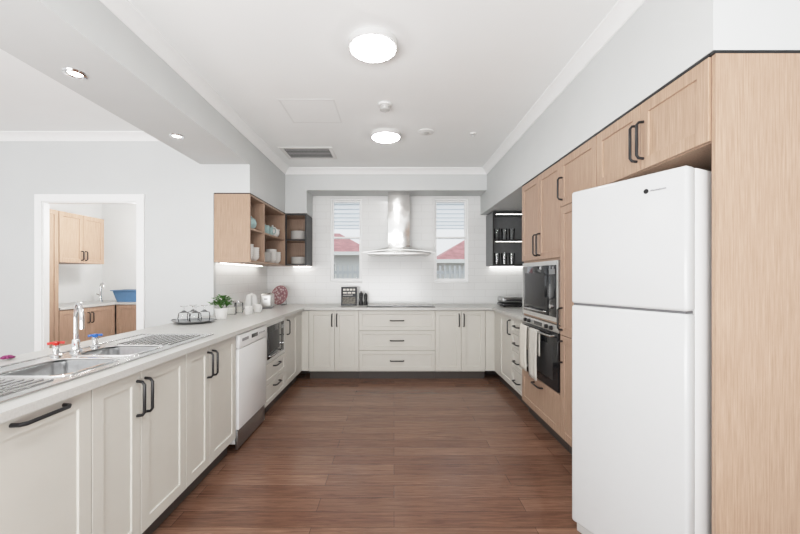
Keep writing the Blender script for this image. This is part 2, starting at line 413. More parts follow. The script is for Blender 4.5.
# microwave cabinet in the left run
t = left(3.25, 3.86, 'white base cabinet with two drawers below the black built-in microwave', bt=.49)
front('drawer', t, M['cab'], 0, .61, DB, .30, ('h', .22, .39, .255), .04); front('drawer', t, M['cab'], 0, .61, .30, .487, ('h', .22, .39, .44), .04)
for a in (.001, .591):
    m = MB(); m.box(a, a+.018, -.018, .56, .49, BT); build(m, 'side_panel', M['cab'], t, smooth=False)
def microwave(label, loc, rot, w, h, dpt):
    t = thing('microwave', label, 'microwave', loc, rot)
    m = MB(); m.box(.01, w-.01, .002, dpt, .004, h-.004); build(m, 'body', M['greyp'], t, smooth=False)
    m = MB(); f = .034
    m.plate([0, f, w-f, w], [0, f, h-f, h], lambda u, v: not (f < u < w-f and f < v < h-f), -.020, 0, lambda u, v, q: (u, q, v)); build(m, 'trim_frame', M['steelf'], t, smooth=False)
    m = MB(); m.box(f, w*.76, -.024, -.001, f, h-f, .003); dr = build(m, 'door', M['glassblk'], t)
    m = MB(); m.box(f+.05, w*.76-.06, -.0252, -.0235, f+.06, h-f-.06, .0005); build(m, 'door_window', M['blackcab'], dr)
    m = MB(); m.hhandle(f+.04, w*.76-.03, f+.028, y=-.024, out=.022, r=.006); build(m, 'handle', M['steel'], dr)
    m = MB(); m.box(w*.76+.002, w-f, -.022, -.001, f, h-f, .003); cpn = build(m, 'control_panel', M['glassblk'], t)
    m = MB(); m.box(w*.79, w-f-.02, -.0235, -.021, h-f-.07, h-f-.03); build(m, 'display', M['steeld'], cpn)
    m = MB(); m.lathe([(0,0),(.02,0),(.018,.016),(0,.018)], seg=20); k = build(m, 'dial', M['steel'], cpn); k.rotation_euler = (R90,0,0); k.location = (w*.88-f/2, -.022, f+.08)
    return t
microwave('black built-in microwave low in the left run of white cabinets', (LX, 3.27, .493), R90, .568, .37, .45)
t = left(3.86, 4.54, 'white corner base cabinet with one narrow door past the low microwave')
front('door', t, M['cab'], 0, .46, DB, DT, ('v', .055, .665, .82))
m = MB(); m.box(.463, .68, -.018, 0, DB, DT); build(m, 'filler_panel', M['cab'], t, smooth=False)
# back run (faces -y)
def back(x0, x1, label): return cab('base_cabinet', label, (x0, 4.56, 0), 0, x1-x0, .585, KB, BT, M['cab'])
t = back(-1.06, -.4375, 'white two-door base cabinet left of the drawers under the cooktop')
front('door', t, M['cab'], 0, .32, DB, DT, ('v', .29, .665, .82)); front('door', t, M['cab'], .32, .6225, DB, DT, ('v', .35, .665, .82))
m = MB(); m.box(-.126, -.002, -.018, 0, DB, DT); build(m, 'filler_panel', M['cab'], t, smooth=False)
t = back(-.4375, .5125, 'white base cabinet with three wide drawers under the cooktop')
for b0, b1 in ((DB, .365), (.365, .615), (.615, DT)):
    front('drawer', t, M['cab'], 0, .95, b0, b1, ('h', .39, .56, (b0+b1)/2+.0), .045)
t = back(.5125, 1.1375, 'white two-door base cabinet right of the drawers under the cooktop')
front('door', t, M['cab'], 0, .325, DB, DT, ('v', .295, .665, .82)); front('door', t, M['cab'], .325, .625, DB, DT, ('v', .355, .665, .82))
m = MB(); m.box(.627, .745, -.018, 0, DB, DT); build(m, 'filler_panel', M['cab'], t, smooth=False)
# right base run (faces -x): local x = along -y
t = cab('base_cabinet', 'white corner base cabinet with one door beside the right drawer stack', (1.268, 4.535, 0), -R90, .655, .58, KB, BT, M['cab'])
front('door', t, M['cab'], .225, .655, DB, DT, ('v', .62, .665, .82))
m = MB(); m.box(.0, .223, -.018, 0, DB, DT); build(m, 'filler_panel', M['cab'], t, smooth=False)
t = cab('base_cabinet', 'white base cabinet with four drawers beside the tall oak oven cabinet', (1.268, 3.88, 0), -R90, .385, .58, KB, BT, M['cab'])
for b0, b1 in ((DB, .32), (.32, .51), (.51, .69), (.69, DT)): front('drawer', t, M['cab'], 0, .385, b0, b1, ('h', .11, .27, (b0+b1)/2), .035)
# worktop
SB1 = (-1.56, -1.27, 1.40, 1.70); SB2 = (-1.56, -1.27, 1.765, 2.02)
CE = -1.12
def wt(u, v):
    if SB1[0]-.02 < u < SB1[1]+.02 and SB1[2]-.02 < v < SB2[3]+.02: return False
    if v < YL: return (-1.86 < u < CE) or (u > 1.215 and v > 3.495)
    if u < CE: return u > XL
    if u > 1.215: return v > 3.495
    return v > 4.515
us = [-1.86, XL, SB1[0]-.02, SB1[1]+.02, CE, 1.215, XR]; vs = [.60, SB1[2]-.02, SB2[3]+.02, 3.495, YL, 4.515, YB]
m = MB(); m.plate(us, vs, wt, .87, .90)
o = build(m, 'worktop', M['counter'], None, smooth=False); tag(o, 'continuous pale stone worktop running round three sides of the kitchen', 'worktop')
t = thing('peninsula_panel', 'white back panel of the peninsula facing the left room', 'panel', (-1.775, .76, 0))
m = MB(); m.box(0, .018, 0, 2.85, 0, .868); build(m, 'panel', M['cab'], t, smooth=False)
m = MB(); m.box(-.006, 0, 0, 2.85, 0, .09, .002); build(m, 'skirting', M['kick'], t, smooth=False)

# ---------------------------------------------------------------- tall oak run, right
TX = 1.238
t = thing('end_panel', 'tall pale oak end panel beside the white fridge', 'panel', (1.230, 1.395, 0))
m = MB(); m.box(0, .624, 0, .018, 0, 2.142); build(m, 'panel', M['oak'], t, smooth=False)
m = MB(); m.box(-.008, .624, -.001, .018, 2.143, 2.153); build(m, 'shadow_gap_trim', M['black'], t, smooth=False)
t = cab('wall_cabinet', 'pale oak two-door cabinet above the white fridge', (TX, 2.20, 0), -R90, .785, .60, 1.81, 2.142, M['oak'], kick=False)
front('door', t, M['oak'], 0, .39, 1.812, 2.142, ('v', .365, 1.865, 2.045)); front('door', t, M['oak'], .39, .785, 1.812, 2.142, ('v', .415, 1.865, 2.045))
m = MB(); m.box(0, .785, -.016, .3, 2.143, 2.153); build(m, 'shadow_gap_trim', M['black'], t, smooth=False)
t = cab('pantry_cabinet', 'tall narrow pale oak pantry between the fridge and the oven cabinet', (TX, 2.68, 0), -R90, .478, .60, KB, 2.142, M['oak'])
front('door', t, M['oak'], 0, .478, 1.795, 2.142, ('v', .035, 1.845, 2.005)); front('door', t, M['oak'], 0, .478, .86, 1.795, ('v', .035, .90, 1.06)); front('door', t, M['oak'], 0, .478, DB, .86, ('v', .035, .665, .82))
m = MB(); m.box(0, .478, -.016, .3, 2.143, 2.153); build(m, 'shadow_gap_trim', M['black'], t, smooth=False)
t = cab('oven_cabinet', 'tall pale oak cabinet holding the right microwave and oven', (TX, 3.482, 0), -R90, .80, .60, KB, 2.142, M['oak'], body=False)
m = MB()
for a in (.001, .781): m.box(a, a+.018, 0, .60, KB, 2.142)
m.box(.02, .78, .585, .60, KB, 2.142)
for z in (KB, .405, .925, 1.412, 2.124): m.box(.02, .78, 0, .585, z, z+.017)
build(m, 'body', M['oak'], t, smooth=False)
front('door', t, M['oak'], 0, .40, 1.428, 2.142, ('v', .365, 1.465, 1.645)); front('door', t, M['oak'], .40, .80, 1.428, 2.142, ('v', .435, 1.465, 1.645))
front('drawer', t, M['oak'], 0, .80, DB, .418, ('h', .31, .49, .37))
m = MB(); m.box(0, .80, -.016, .3, 2.143, 2.153); build(m, 'shadow_gap_trim', M['black'], t, smooth=False)
microwave('black and steel built-in microwave above the oven in the tall oak cabinet', (TX, 3.482-.022, .944), -R90, .756, .466, .45)
t = thing('oven', 'black glass and steel wall oven with towels on its handle', 'oven', (TX, 3.482-.022, .424), -R90)
w, h = .756, .498
m = MB(); m.box(.01, w-.01, .002, .5, .004, h-.004); build(m, 'body', M['greyp'], t, smooth=False)
m = MB(); m.box(0, w, -.024, -.001, 0, h-.062, .004); dr = build(m, 'door', M['glassblk'], t)
m = MB(); m.box(.09, w-.09, -.0255, -.0235, .07, h-.16, .001); build(m, 'door_window', M['blackcab'], dr)
m = MB(); m.hhandle(.05, w-.05, h-.085, y=-.024, out=.042, r=.009); build(m, 'handle', M['steel'], dr)
m = MB(); m.box(0, w, -.022, -.001, h-.058, h, .003); cpn = build(m, 'control_panel', M['steelf'], t)
m = MB(); m.box(.29, .46, -.0235, -.021, h-.045, h-.015); build(m, 'display', M['glassblk'], cpn)
for a in (.1, .19, .56, .65):
    m = MB(); m.lathe([(0,0),(.017,0),(.015,.02),(0,.022)], seg=20); k = build(m, 'knob', M['black'], cpn); k.rotation_euler = (R90,0,0); k.location = (a, -.022, h-.029)
def towel(label, y, w, lf, lb, mat):
    m = MB(); prof = []
    rr = .013
    for i in range(13): prof.append((-rr - .004*math.sin(i*.3), -lf + lf*i/12))
    for i in range(1, 6): a = PI*i/6; prof.append((-rr*math.cos(a), rr*math.sin(a)))
    for i in range(7): prof.append((rr, -lb*i/6))
    nx = 9; rows = []
    for yy, z in prof:
        rows.append([m.bm.verts.new((-w/2+w*k/(nx-1)*(1+.05*z), yy + (.003*math.sin(k*1.7)*min(1, -z*5) if z < 0 and yy < 0 else 0), z)) for k in range(nx)])
    for a, b in zip(rows, rows[1:]):
        for k in range(nx-1): m.bm.faces.new((a[k], a[k+1], b[k+1], b[k]))
    o = build(m, 'tea_towel', mat, None, (TX-.066, y, .837), -R90)
    s = o.modifiers.new('thickness', 'SOLIDIFY'); s.thickness = .004; s.offset = 0
    tag(o, label, 'tea towel')
towel('plain pale tea towel on the oven handle, nearer the back wall', 3.28, .17, .38, .2, M['towel2'])
towel('striped pale tea towel on the oven handle, nearer the fridge', 3.05, .17, .40, .2, M['towel'])

# ---------------------------------------------------------------- fridge
FA = math.atan2(-.906, .423)
fw_, fd, fh, gap = .514, .50, 1.715, 1.150
t = thing('fridge', 'tall white top-freezer fridge standing slightly turned beside the oak panel', 'fridge', (.896, 1.850, 0), FA)
m = MB(); m.box(.003, fw_-.003, .063, fd, .03, fh-.004, .004); build(m, 'body', M['whitedw'], t)
m = MB(); m.box(0, fw_, 0, .058, gap+.004, fh, .014, 4); fz = build(m, 'freezer_door', M['white'], t)
m = MB(); m.box(0, fw_, 0, .058, .055, gap-.004, .014, 4); fr = build(m, 'fridge_door', M['white'], t)
m = MB(); m.box(.006, fw_-.006, .058, .063, .06, fh-.008); build(m, 'door_seal', M['rimgrey'], t, smooth=False)
m = MB(); m.box(.01, fw_-.01, .010, .056, gap-.005, gap+.005); build(m, 'handle_groove', M['darkline'], t, smooth=False)
m = MB(); m.box(.01, fw_-.01, .03, .063, 0, .052, .003); build(m, 'kick_grille', M['rimgrey'], t)
def textmesh(body, size, name, mat, parent, loc):
    cu = bpy.data.curves.new(name, 'FONT'); cu.body = body; cu.size = size; cu.extrude = .0004; cu.offset = .0002
    o = bpy.data.objects.new(name+'_tmp', cu); COL.objects.link(o)
    bpy.context.view_layer.update()
    me = bpy.data.meshes.new_from_object(o.evaluated_get(bpy.context.evaluated_depsgraph_get()))
    bpy.data.objects.remove(o)
    for v in me.vertices: x, y, z = v.co; v.co = (x, -z, y)
    me.materials.clear(); me.materials.append(mat)
    q = bpy.data.objects.new(name, me); COL.objects.link(q); q.parent = parent; q.location = loc
    return q
textmesh('Westinghouse', .0105, 'brand_lettering', M['greyp'], fz, (.380, -.0012, 1.639))
m = MB(); m.tube([(.364, .0005, 1.643), (.364, -.0012, 1.643)], .010, 20); build(m, 'emblem', M['black'], fz)

# ---------------------------------------------------------------- open shelves
def shelfbox(name, label, loc, rot, w, dpt, z0, z1, mat, dividers=(), shelves=(), ends=(True, True)):
    t = thing(name, label, 'shelf cabinet', loc, rot); k = .018
    m = MB()
    m.box(0, w, 0, dpt, z0, z0+k); m.box(0, w, 0, dpt, z1-k, z1); m.box(0, w, dpt-.012, dpt, z0+k, z1-k)
    if ends[0]: m.box(0, k, 0, dpt-.012, z0+k, z1-k)
    if ends[1]: m.box(w-k, w, 0, dpt-.012, z0+k, z1-k)
    build(m, 'body', mat, t, smooth=False)
    for a in dividers:
        m = MB(); m.box(a, a+k, 0, dpt-.012, z0+k, z1-k); build(m, 'divider', mat, t, smooth=False)
    cuts = [k*ends[0]] + [x for a in dividers for x in (a, a+k)] + [w-k*ends[1]]
    for z in shelves:
        for a, b in zip(cuts[::2], cuts[1::2]):
            m = MB(); m.box(a, b, .004, dpt-.012, z, z+k); build(m, 'shelf', mat, t, smooth=False)
    return t
def led(t, x0, x1, y0, y1, z, mat='led'):
    m = MB(); m.box(x0, x1, y0, y1, z-.007, z); s = build(m, 'strip_light', M['steel'], t, smooth=False)
    m = MB(); m.box(x0+.002, x1-.002, y0+.002, y1-.002, z-.011, z-.007); build(m, 'diffuser', M[mat], s, smooth=False)
def blackframe(t, a0, a1, z0, z1, sh):
    m = MB(); k = .018
    m.plate([a0, a0+k, a1-k, a1], [z0, z0+k, sh, sh+k, z1-k, z1], lambda u, v: not (a0+k < u < a1-k and (z0+k < v < sh or sh+k < v < z1-k)), -.006, -.0002, lambda u, v, q: (u, q, v))
    m.box(a1, a1+.002, -.006, .34, z0, z1)
    build(m, 'edge_frame', M['blackcab'], t, smooth=False)
UZ0, UZ1 = 1.43, 2.108; SH = 1.757
t = shelfbox('open_shelf_cabinet', 'pale oak open shelf cabinet on the left wall above the worktop', (-1.43, YL+.002, 0), R90, 1.172, .355, UZ0, UZ1, M['oak'], (.40,), (SH,))
m = MB(); m.box(0, 1.172, -.002, .355, UZ1+.001, UZ1+.009); build(m, 'shadow_gap_trim', M['black'], t, smooth=False)  # black strip painted in for the shadow gap under the bulkhead
led(t, .03, 1.15, .29, .31, UZ0)
t = shelfbox('open_shelf_cabinet', 'black edged open corner shelf cabinet with oak inside, left of the windows', (-1.785, 4.802, 0), 0, .633, .352, UZ0, UZ1, M['oak'], (), (SH,), (False, True))
blackframe(t, .357, .633, UZ0, UZ1, SH)
led(t, .38, .62, .30, .32, UZ0)
t = shelfbox('open_shelf_cabinet', 'black open corner shelf cabinet right of the windows', (1.30, 4.812, 0), 0, .552, .345, UZ0, UZ1+.03, M['charcoal'], (), (SH,), (True, True))
blackframe(t, 0, .548, UZ0, UZ1+.03, SH)
led(t, .05, .53, .30, .32, UZ0)
led(t, .05, .50, .02, .035, UZ1+.012, 'shelf_fill'); led(t, .05, .50, .02, .035, SH, 'shelf_fill')  # glowing strips added to brighten the inside of this cabinet

# ---------------------------------------------------------------- crockery
PLATE = [(0,.0),(.055,.0),(.058,.004),(.1,.014),(.103,.017),(.1,.0185),(.056,.008),(0,.007)]
BOWL = [(0,0),(.032,0),(.034,.006),(.058,.03),(.068,.06),(.065,.061),(.054,.031),(.03,.011),(0,.009)]
MUG = [(0,0),(.034,0),(.038,.006),(.039,.085),(.036,.086),(.035,.012),(0,.008)]
ordn = ['bottom', 'second', 'third', 'fourth', 'fifth', 'sixth', 'seventh', 'eighth', 'ninth', 'tenth', 'eleventh']
def stack(prof, name, n, dz, loc, where, mat=M['ceramic'], cat='plate', sc=1):
    m = MB(); m.lathe([(r*sc, z) for r, z in prof]); o = None
    for i in range(n):
        lb = ('top white %s' % cat if i == n-1 else 'bottom white %s' % cat if i == 0 else '%s white %s up' % (ordn[i], cat)) + ' in stack on ' + where
        L = (loc[0], loc[1], loc[2]+dz*i+.001)
        if o is None: o = build(m, name, mat, None, L); tag(o, lb, cat, 'white stack on '+where)
        else: dup(o, L, label=lb)
LZ0 = UZ0+.018; LZ1 = SH+.018
stack(PLATE, 'plate', 9, .010, (-1.290, 4.935, LZ0), 'left black lower shelf')
stack(PLATE, 'plate', 11, .010, (-1.290, 4.935, LZ1), 'left black upper shelf')
stack(PLATE, 'plate', 11, .010, (-1.545, 4.27, LZ0), 'lower oak shelf mid-way', sc=1.05)
stack(BOWL, 'bowl', 6, .022, (-1.515, 3.76, LZ0), 'lower oak shelf nearest end', cat='bowl')
stack(BOWL, 'bowl', 5, .022, (-1.515, 3.92, LZ0), 'lower oak shelf by the divider', cat='bowl')
stack(BOWL, 'bowl', 6, .022, (-1.515, 4.50, LZ0), 'lower oak shelf beyond the plates', cat='bowl')
stack(BOWL, 'bowl', 5, .022, (-1.515, 4.67, LZ0), 'lower oak shelf by the black cabinet', cat='bowl')
def mug(label, loc, mat, rot=0, group=None, s=1):
    t = thing('mug', label, 'mug', loc, rot, group)
    m = MB(); m.lathe(MUG); build(m, 'cup', mat, t)
    m = MB(); m.tube([(.036,0,.07),(.055,0,.072),(.064,0,.055),(.062,0,.035),(.05,0,.02),(.037,0,.02)], .005, 8); build(m, 'handle', mat, t)
    t.scale = (s,)*3
    return t
def teapot(label, loc, mat, rot, s=1):
    t = thing('teapot', label, 'teapot', loc, rot)
    m = MB(); m.lathe([(0,0),(.045,0),(.075,.03),(.082,.06),(.07,.095),(.04,.115),(0,.115)]); build(m, 'pot', mat, t)
    m = MB(); m.lathe([(0,.114),(.041,.114),(.034,.126),(.01,.132),(.012,.142),(.009,.15),(0,.151)]); build(m, 'lid', mat, t)
    m = MB(); m.tube([(.07,0,.045),(.1,0,.06),(.115,0,.085),(.13,0,.11)], [.018,.014,.011,.009]); build(m, 'spout', mat, t)
    m = MB(); m.tube([(-.06,0,.095),(-.1,0,.1),(-.118,0,.075),(-.11,0,.045),(-.075,0,.035)], .007, 8); build(m, 'handle', mat, t)
    t.scale = (s,)*3
    return t
teapot('teal teapot on the upper oak shelf at the near end', (-1.535, 3.82, LZ1+.001), M['teal'], R90*.9, 1.15)
mug('teal mug on the upper oak shelf, nearest of three', (-1.50, 4.12, LZ1+.001), M['teal'], .4, s=1.2)
mug('teal mug on the upper oak shelf, middle of three', (-1.50, 4.25, LZ1+.001), M['teal'], .2, s=1.2)
mug('teal mug on the upper oak shelf, farthest of three', (-1.50, 4.38, LZ1+.001), M['teal'], .3, s=1.2)
teapot('white teapot on the upper oak shelf by the corner cabinet', (-1.53, 4.60, LZ1+.001), M['ceramic'], R90*.8, 1.05)
# glasses on the right corner shelf
GL = [(0,0),(.028,0),(.036,.12),(.0335,.12),(.026,.008),(0,.008)]
g0 = None
for i, (x, z, lv) in enumerate([(1.38, LZ0, 'lower'), (1.48, LZ0, 'lower'), (1.58, LZ0, 'lower'), (1.38, LZ1, 'upper'), (1.48, LZ1, 'upper'), (1.58, LZ1, 'upper')]):
    lb = '%s clear tumbler from the left on the %s shelf right of the windows' % (('first', 'second', 'third')[i % 3], lv)
    if g0 is None: m = MB(); m.lathe([(r*1.15, z_*1.25) for r, z_ in GL]); g0 = build(m, 'tumbler', M['tglass'], None, (x, 4.90, z+.001)); tag(g0, lb, 'glass', 'tumblers on the right corner shelves')
    else: dup(g0, (x, 4.90, z+.001), label=lb)

# ---------------------------------------------------------------- sink and taps
CT = .90
t = thing('sink', 'stainless steel double-bowl sink with ribbed drainers set in the peninsula worktop', 'sink', (0, 0, CT))
sx0, sx1, sy0, sy1 = -1.68, -1.20, .98, 2.43
m = MB(); m.plate([sx0, SB1[0], SB1[1], sx1], [sy0, SB1[2], SB1[3], SB2[2], SB2[3], sy1],
    lambda u, v: not (SB1[0] < u < SB1[1] and (SB1[2] < v < SB1[3] or SB2[2] < v < SB2[3])), .0005, .004)
for b in ((sx0, sx1, sy0, sy0+.012), (sx0, sx1, sy1-.012, sy1), (sx0, sx0+.012, sy0, sy1), (sx1-.012, sx1, sy0, sy1)): m.box(b[0], b[1], b[2], b[3], .003, .0075, .002)
build(m, 'deck', M['steel'], t)
def rrect(m, b, ins, z, rc):
    x0, x1, y0, y1 = b[0]+ins, b[1]-ins, b[2]+ins, b[3]-ins; ring = []
    for cx, cy, a0 in ((x1-rc,y1-rc,0),(x0+rc,y1-rc,R90),(x0+rc,y0+rc,PI),(x1-rc,y0+rc,3*R90)):
        for k in range(6): a = a0+R90*k/5; ring.append(m.bm.verts.new((cx+rc*math.cos(a), cy+rc*math.sin(a), z)))
    return ring
def loft(m, b, secs, close=False):
    prev = first = None
    for ins, z, rc in secs:
        ring = rrect(m, b, ins, z, rc)
        if prev:
            for k in range(24): m.bm.faces.new((prev[k], prev[(k+1)%24], ring[(k+1)%24], ring[k]))
        else: first = ring
        prev = ring
    if close:
        for k in range(24): m.bm.faces.new((prev[k], prev[(k+1)%24], first[(k+1)%24], first[k]))
    return prev
for b in (SB1, SB2):
    m = MB(); last = loft(m, b, ((0,.004,.012),(.004,-.004,.05),(.008,-.13,.05),(.02,-.152,.045),(.04,-.157,.04))); m.bm.faces.new(last)
    bo = build(m, 'bowl', M['steelb'], t)
    m = MB(); loft(m, b, ((-.010,.0042,.05),(-.008,.009,.05),(.002,.009,.05),(.006,.0042,.048),(.0,.0038,.05)), True); build(m, 'rim', M['chrome'], bo)
    m = MB(); m.lathe([(0,-.1555),(.034,-.1555),(.034,-.152),(.026,-.151),(.024,-.155),(0,-.155)], ((b[0]+b[1])/2, (b[2]+b[3])/2, 0), 20); build(m, 'drain', M['chrome'], bo)
for ya, yb in ((1.02, 1.36), (2.06, 2.39)):
    m = MB()
    for i in range(9): x = -1.56+i*.036; m.box(x-.006, x+.006, ya, yb, .0035, .0105, .003)
    build(m, 'drainer_ribs', M['steel'], t)
TZ = CT+.0045
t = thing('faucet', 'tall chrome gooseneck faucet between the red and blue taps', 'faucet', (-1.625, 1.865, TZ))
m = MB(); m.lathe([(0,0),(.026,0),(.026,.008),(.018,.014),(.016,.06),(.012,.065),(0,.066)]); build(m, 'base', M['chrome'], t)
dx, dy = .76, -.65; p = [(0,0,.06),(0,0,.17)]
for i in range(1, 10): a = PI*i/9; q = .075*(1-math.cos(a)); p.append((dx*q, dy*q, .17+.08*math.sin(a)))
p.append((dx*.15, dy*.15, .13)); m = MB(); m.tube(p, .0095, 12); build(m, 'spout', M['chrome'], t)
def tap(label, y, mat):
    t = thing('tap', label, 'tap', (-1.625, y, TZ), .3)
    m = MB(); m.lathe([(0,0),(.022,0),(.022,.007),(.013,.012),(.012,.038),(.015,.042),(.015,.05),(.01,.056),(0,.056)]); build(m, 'base', M['chrome'], t)
    m = MB(); m.lathe([(0,.056),(.012,.056),(.014,.063),(.012,.071),(0,.074)])
    for k in range(4):
        a = k*R90+.4; m.tube([(0,0,.065),(.018*math.cos(a),.018*math.sin(a),.065),(.031*math.cos(a),.031*math.sin(a),.063)], [.005,.006,.007], 8)
    build(m, 'handle', mat, t)
tap('chrome sink tap with a red cross handle', 1.755, M['red']); tap('chrome sink tap with a blue cross handle', 1.985, M['blue'])
t = thing('flower', 'small magenta flower head lying at the far edge of the peninsula', 'flower', (-1.80, 1.70, CT))
m = MB()
for k in range(9): a = k*2*PI/9; m.tube([(0,0,.012),(.012*math.cos(a),.012*math.sin(a),.014),(.026*math.cos(a),.026*math.sin(a),.010)], [.005,.008,.003], 6)
build(m, 'petals', M['magenta'], t)
m = MB(); m.tube([(0,0,.006),(-.02,.03,.005),(-.03,.06,.004)], .003, 6); build(m, 'stem', M['leaf'], t)

# ---------------------------------------------------------------- things on the worktop
# tray of upturned glasses
TY = 3.07
t = thing('tray', 'round silver tray holding upturned glasses on the peninsula end', 'tray', (-1.68, TY, CT+.001))
m = MB(); m.lathe([(0,0),(.125,0),(.15,.012),(.158,.018),(.155,.021),(.147,.016),(.122,.006),(0,.006)], seg=40); build(m, 'dish', M['steeld'], t)
for s in (-1, 1):
    m = MB(); m.tube([(s*.15,-.04,.016),(s*.175,-.03,.022),(s*.182,0,.024),(s*.175,.03,.022),(s*.15,.04,.016)], .004, 8); build(m, 'handle', M['steeld'], t)
g0 = None
WG = [(.040,0),(.046,.035),(.040,.075),(.014,.092),(.005,.099),(.005,.125),(.026,.132),(.028,.135),(0,.135)]
for i, lb in enumerate(('upturned stemmed glass at the front of the silver tray', 'upturned stemmed glass at the right of the silver tray', 'upturned stemmed glass at the back of the silver tray', 'upturned stemmed glass at the left of the silver tray')):
    a = -R90*.6+i*R90; q = .076
    L = (-1.68+q*math.cos(a), TY+q*math.sin(a), CT+.0085)
    if g0 is None: m = MB(); m.lathe(WG); g0 = build(m, 'stemmed_glass', M['glass'], None, L); tag(g0, lb, 'glass', 'upturned glasses on the silver tray')
    else: dup(g0, L, label=lb)
# plant
t = thing('potted_plant', 'small leafy green plant in a white pot on the worktop', 'plant', (-1.575, 3.33, CT+.001))
m = MB(); m.lathe([(0,0),(.045,0),(.058,.085),(.061,.10),(.056,.10),(.053,.088),(0,.086)]); build(m, 'pot', M['ceramic'], t)
m = MB(); m.lathe([(0,.0885),(.052,.0885),(0,.093)]); build(m, 'soil', M['soil'], t)
m = MB()
for i in range(210):
    a = random.uniform(0, 2*PI); e = random.uniform(.25, 1.5); q = random.uniform(.04, .105)
    c = Vector((math.cos(a)*math.cos(e)*q*.95, math.sin(a)*math.cos(e)*q*.95, .105+math.sin(e)*q))
    d = Vector((math.cos(a), math.sin(a), random.uniform(-.1, .9))).normalized(); s = d.cross(Vector((0,0,1))).normalized(); n = s.cross(d)
    L = random.uniform(.026, .040); W = L*.42
    v = [m.bm.verts.new(c + x) for x in (Vector((0,0,0)), d*L*.5+s*W+n*.003, d*L-n*.006, d*L*.5-s*W+n*.003)]
    mid = m.bm.verts.new(c+d*L*.5-n*.003)
    for k in range(4): m.bm.faces.new((v[k], v[(k+1)%4], mid))
for i in range(18):
    a = random.uniform(0, 2*PI); m.tube([(0,0,.09),(.025*math.cos(a),.025*math.sin(a),.13),(.05*math.cos(a),.05*math.sin(a),.16)], .0018, 5)
build(m, 'foliage', M['leaf'], t)
# canisters, kettle, toaster
def canister(label, loc, s=1):
    t = thing('canister', label, 'canister', loc)
    m = MB(); m.lathe([(0,0),(.045*s,0),(.048*s,.006),(.048*s,.11*s),(.045*s,.115*s),(.043*s,.11*s),(.043*s,.01),(0,.008)]); build(m, 'jar', M['glass'], t)
    m = MB(); m.lathe([(0,.009),(.042*s,.009),(.042*s,.07*s),(0,.072*s)]); build(m, 'contents', M['paper'], t)
    m = MB(); m.lathe([(0,.1155*s),(.047*s,.1155*s),(.048*s,.13*s),(.01,.134*s),(.01,.145*s),(0,.147*s)]); build(m, 'lid', M['steel'], t)
canister('tall glass canister with steel lid, nearest the plant', (-1.66, 3.72, CT+.001), 1.05)
canister('shorter glass canister with steel lid, beside the kettle', (-1.66, 3.90, CT+.001), .9)
mug('white mug on the worktop, nearest the plant', (-1.48, 3.72, CT+.001), M['ceramic'], -1)
mug('white mug on the worktop, in front of the kettle', (-1.47, 3.93, CT+.001), M['ceramic'], -.5)
t = thing('kettle', 'white electric kettle between canisters and toaster', 'kettle', (-1.62, 4.15, CT+.001), -1.2)
m = MB(); m.lathe([(0,.0),(.075,0),(.077,.015),(.07,.02),(0,.02)]); build(m, 'base', M['rimgrey'], t)
m = MB(); m.lathe([(0,.0205),(.072,.0205),(.074,.04),(.06,.15),(.052,.17),(0,.173)]); build(m, 'jug', M['plastic'], t)
m = MB(); m.lathe([(0,.172),(.045,.172),(.038,.183),(.01,.189),(.009,.197),(0,.198)]); build(m, 'lid', M['plastic'], t)
m = MB(); m.tube([(.05,0,.165),(.095,0,.17),(.115,0,.15),(.112,0,.08),(.1,0,.055),(.068,0,.05)], .009, 8); build(m, 'handle', M['rimgrey'], t)
m = MB(); m.tube([(-.05,0,.14),(-.075,0,.16),(-.085,0,.168)], [.02,.014,.011], 10); build(m, 'spout', M['plastic'], t)
t = thing('toaster', 'steel two-slot toaster in front of the red patterned plate', 'toaster', (-1.55, 4.47, CT+.001), .2)
m = MB(); m.box(-.07, .07, -.125, .125, .012, .18, .03, 4); build(m, 'body', M['steelf'], t)
for x in (-.028, .028):
    m = MB(); m.box(x-.013, x+.013, -.095, .095, .176, .1815); build(m, 'slot', M['black'], t, smooth=False)
m = MB(); m.box(-.02, .02, -.14, -.122, .11, .125, .004); build(m, 'lever', M['greyp'], t)
m = MB(); m.box(-.066, .066, -.12, .12, 0, .014, .005); build(m, 'base', M['greyp'], t)
t = thing('decorative_plate', 'pink and dark red patterned plate standing upright in the left back corner', 'plate', (-1.525, 4.90, CT+.001), -.35)
PS = 1.2
m = MB(); m.lathe([(r*PS, z) for r, z in [(0,0),(.06,0),(.062,.004),(.105,.016),(.108,.02),(.104,.021),(.06,.008),(0,.007)]], seg=40)
o = build(m, 'dish', M['redpat'], t); o.rotation_euler = (R90-.25, 0, 0); o.location = (0, .0, .133)
m = MB(); m.lathe([(r*PS, z) for r, z in [(.1,.0205),(.1085,.0215),(.1085,.0225),(.1,.0215)]], seg=40); o2 = build(m, 'rim', M['redrim'], o)
m = MB(); m.tube([(-.05,-.05,.004),(-.05,.06,.004),(-.05,.05,.10)], .003, 6); m.tube([(.05,-.05,.004),(.05,.06,.004),(.05,.05,.10)], .003, 6); m.tube([(-.05,.055,.004),(.05,.055,.004)], .003, 6); build(m, 'stand', M['black'], t)
